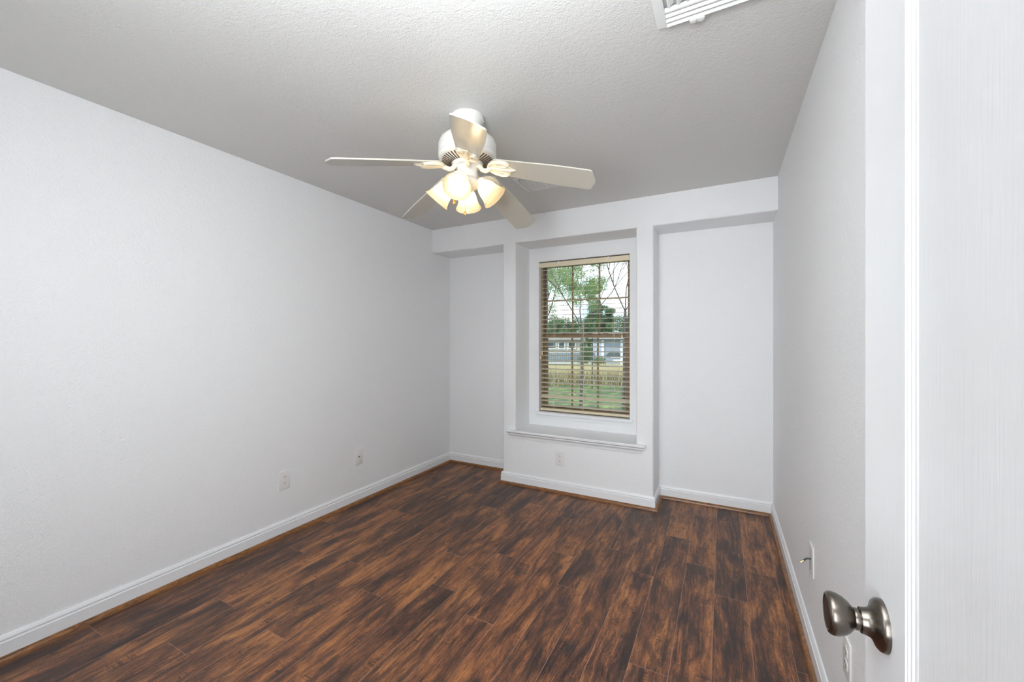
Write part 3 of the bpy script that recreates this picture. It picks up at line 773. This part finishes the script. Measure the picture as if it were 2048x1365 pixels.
def at(u, depth, z=GZ):
    d = ray_uv(u, 680); return (d.x * depth, d.y * depth, z)
tree(at(1161, 12), 'slim tree with loose olive foliage standing on the lawn outside the window', 5.6, .42, 14000, .027, M_leafA, 5, .045, 4, (.05, 0), 2.5, cloud=(4.35, 1.05, 1.35, 70, .24))
tree(at(1072, 15), 'loose-leaved olive tree at the left side of the window view', 6.0, .55, 21000, .030, M_leafA, 8, .055, 4, (.35, 0), 2.9, cloud=(4.8, 1.7, 2.0, 110, .30))
tree(at(1243, 9.0), 'bare leafless tree with thin branches at the right side of the window', 5.4, .3, 0, .05, None, 21, .034, 5, (.08, 0), 2.85, None, 3, .60)
tree(at(1184, 18.0), 'small tree with bright yellow-green leaves in the middle of the view', 4.6, .34, 5000, .034, M_leafC, 13, .022, 2, (0, 0), 3.5, cloud=(4.45, .50, .42, 14, .17))
tree(at(1206, 33.5), 'dark green bushy tree behind the slim tree, middle of the window', 6.0, .95, 16000, .07, M_leafB, 31, .06, 3, (0, 0), 2.6, cloud=(4.0, 1.15, 1.8, 40, .42))
for i, (u, dp, hh_, sd) in enumerate(((1068, 45, 5.6, 1), (1106, 49, 6.0, 2), (1142, 45, 5.4, 5), (1178, 50, 6.0, 6), (1212, 45, 5.5, 7), (1248, 49, 6.2, 9), (1288, 45, 5.8, 10))):
    root = thing('tree', 'dense green tree in the far row behind the houses', 'tree', at(u, dp), 0, 'far row of trees')
    rn = random.Random(sd); bm = B(); tube(bm, [(0, 0, -.05), (0, 0, hh_ * .6)], [.14, .09], 8); obj('trunk', bm, M_bark, root)
    cs = [(rn.uniform(-.75, .75), rn.uniform(-.6, .6), hh_ * rn.uniform(.15, .82), .66, .7) for _ in range(18)]
    leaves_obj('foliage', cs, 8500, .10, M_leafB, root, sd)
for u, dp, hh_, sd, lb in ((1170, 25.5, 1.95, 51, 'taller rounded green shrub between the two houses'), (1196, 24.3, 1.25, 52, 'lower rounded green shrub beside the blue-grey house')):
    root = thing('shrub', lb, 'shrub', at(u, dp)); bm = B(); tube(bm, [(0, 0, -.05), (0, 0, hh_ * .5)], [.03, .02], 8); obj('stem', bm, M_bark, root)
    rn = random.Random(sd); leaves_obj('foliage', [(rn.uniform(-.25, .25), rn.uniform(-.2, .2), hh_ * rn.uniform(.2, .8), .30, .28) for _ in range(12)], 3500, .045, M_leafB, root, sd)
# straw-coloured grasses
rn = random.Random(77); vs = []; fs = []
for k in range(20000):
    u = rn.uniform(1060, 1290); dp = rn.uniform(19.5, 23.5); x, y, z = at(u, dp)
    hgt = rn.uniform(.45, .98); w_ = rn.uniform(.006, .014); le = rn.uniform(-.35, .35); le2 = rn.uniform(-.2, .2); i0 = len(vs)
    an = rn.uniform(0, 3.14); cx_, cy_ = math.cos(an) * w_, math.sin(an) * w_
    vs += [(x - cx_, y - cy_, z), (x + cx_, y + cy_, z), (x + le * .4 + cx_, y + le2 * .4 + cy_, z + hgt * .65), (x + le * .4 - cx_, y + le2 * .4 - cy_, z + hgt * .65), (x + le, y + le2, z + hgt)]
    fs += [(i0, i0 + 1, i0 + 2, i0 + 3), (i0 + 3, i0 + 2, i0 + 4)]
me = bpy.data.meshes.new('tall_grass'); me.from_pydata(vs, [], fs); me.materials.append(M_straw)
tg = bpy.data.objects.new('tall_grass', me); COL.objects.link(tg); setk(tg, 'band of tall straw-coloured grass beyond the lawn', 'grass', None, 'stuff')

M_sidA = plain('siding_blue_grey', (0.30, 0.35, 0.43), 0.8); M_sidB = plain('stucco_pinkish', (0.55, 0.50, 0.46), 0.85); M_white = plain('white_house_trim', (0.85, 0.85, 0.84), 0.6)
M_hglass = plain('house_window_glass', (0.08, 0.11, 0.12), 0.15); M_roof = plain('roof_shingle', (0.20, 0.18, 0.17), 0.9); M_fence = plain('fence_grey_blue', (0.16, 0.21, 0.25), 0.8)
def house(u0, u1, dp, zt_, mat, label, cat='house', wins=(), arch=None, rooftop=.5, deep=6):
    p0, p1 = at(u0, dp), at(u1, dp); L = math.hypot(p1[0] - p0[0], p1[1] - p0[1]); ang = math.atan2(p1[1] - p0[1], p1[0] - p0[0])
    r = thing('house', label, cat, p0, ang)
    bm = B(); box(bm, 0, L, 0, deep, -.1, zt_ - GZ); wl_ = obj('wall', bm, mat, r)
    bm = B(); h0 = zt_ - GZ + .002; prism(bm, [(-.3, h0), (deep + .3, h0), (deep / 2, h0 + rooftop)], -.3, L + .3, Matrix(((0, 0, 1, 0), (1, 0, 0, 0), (0, 1, 0, 0), (0, 0, 0, 1)))); obj('roof', bm, M_roof, r)
    for (a0, a1, b0, b1) in wins:
        bm = B(); x0, x1 = a0 * L, a1 * L; rectframe(bm, x0, x1, b0 - GZ, b1 - GZ, -.06, .0, .09, .09, .09, .09, 0); f = obj('window', bm, M_white, r)
        bm = B(); box(bm, x0 + .09, x1 - .09, -.03, -.005, b0 - GZ + .09, b1 - GZ - .09); obj('pane', bm, M_hglass, f)
    return r, L
h1, L1 = house(1036, 1160, 37.0, 1.32, M_sidB, 'low pinkish house with white-framed windows at the left of the view', deep=3, wins=((.47, .62, .45, 1.15), (.645, .76, .45, 1.15), (.80, .93, .45, 1.15)))
h2, L2 = house(1203, 1300, 27, 1.36, M_sidA, 'blue-grey sided house at the right of the window view', deep=3)
for a0, a1, b0 in ((.0, .16, .1), (1.26, 1.40, .3)):
    bm = B(); box(bm, a0, a1, -.05, -.001, b0, 2.2); obj('corner_board', bm, M_white, h2)
bm = B(); pts = [(.28 + .56 * (1 - math.cos(PI * k / 12)), 1.05 + .38 * math.sin(PI * k / 12)) for k in range(13)]
prism(bm, pts, -.02, -.001, Matrix(((1, 0, 0, 0), (0, 0, 1, 0), (0, 1, 0, 0), (0, 0, 0, 1)))); obj('arched_window', bm, M_hglass, h2)
for a0, b0, b1 in ((.75, .78, .90), (.62, 1.00, 1.07)):
    bm = B(); box(bm, a0, 1.26, -.05, -.001, b0, b1); obj('sill', bm, M_white, h2)
p0, p1 = at(1050, 26.5), at(1192, 26.5); L = math.hypot(p1[0] - p0[0], p1[1] - p0[1])
fn = thing('garden_fence', 'low grey-blue fence in front of the pinkish house', 'fence', p0, math.atan2(p1[1] - p0[1], p1[0] - p0[0]))
bm = B()
for k in range(int(L / .14)): box(bm, k * .14, k * .14 + .12, 0, .02, -.02, 1.35 + .02 * (k % 2))
obj('boards', bm, M_fence, fn)
bm = B(); box(bm, 0, L, -.03, -.001, .66, .72); box(bm, 0, L, -.03, -.001, .20, .26); obj('rail', bm, M_white, fn)
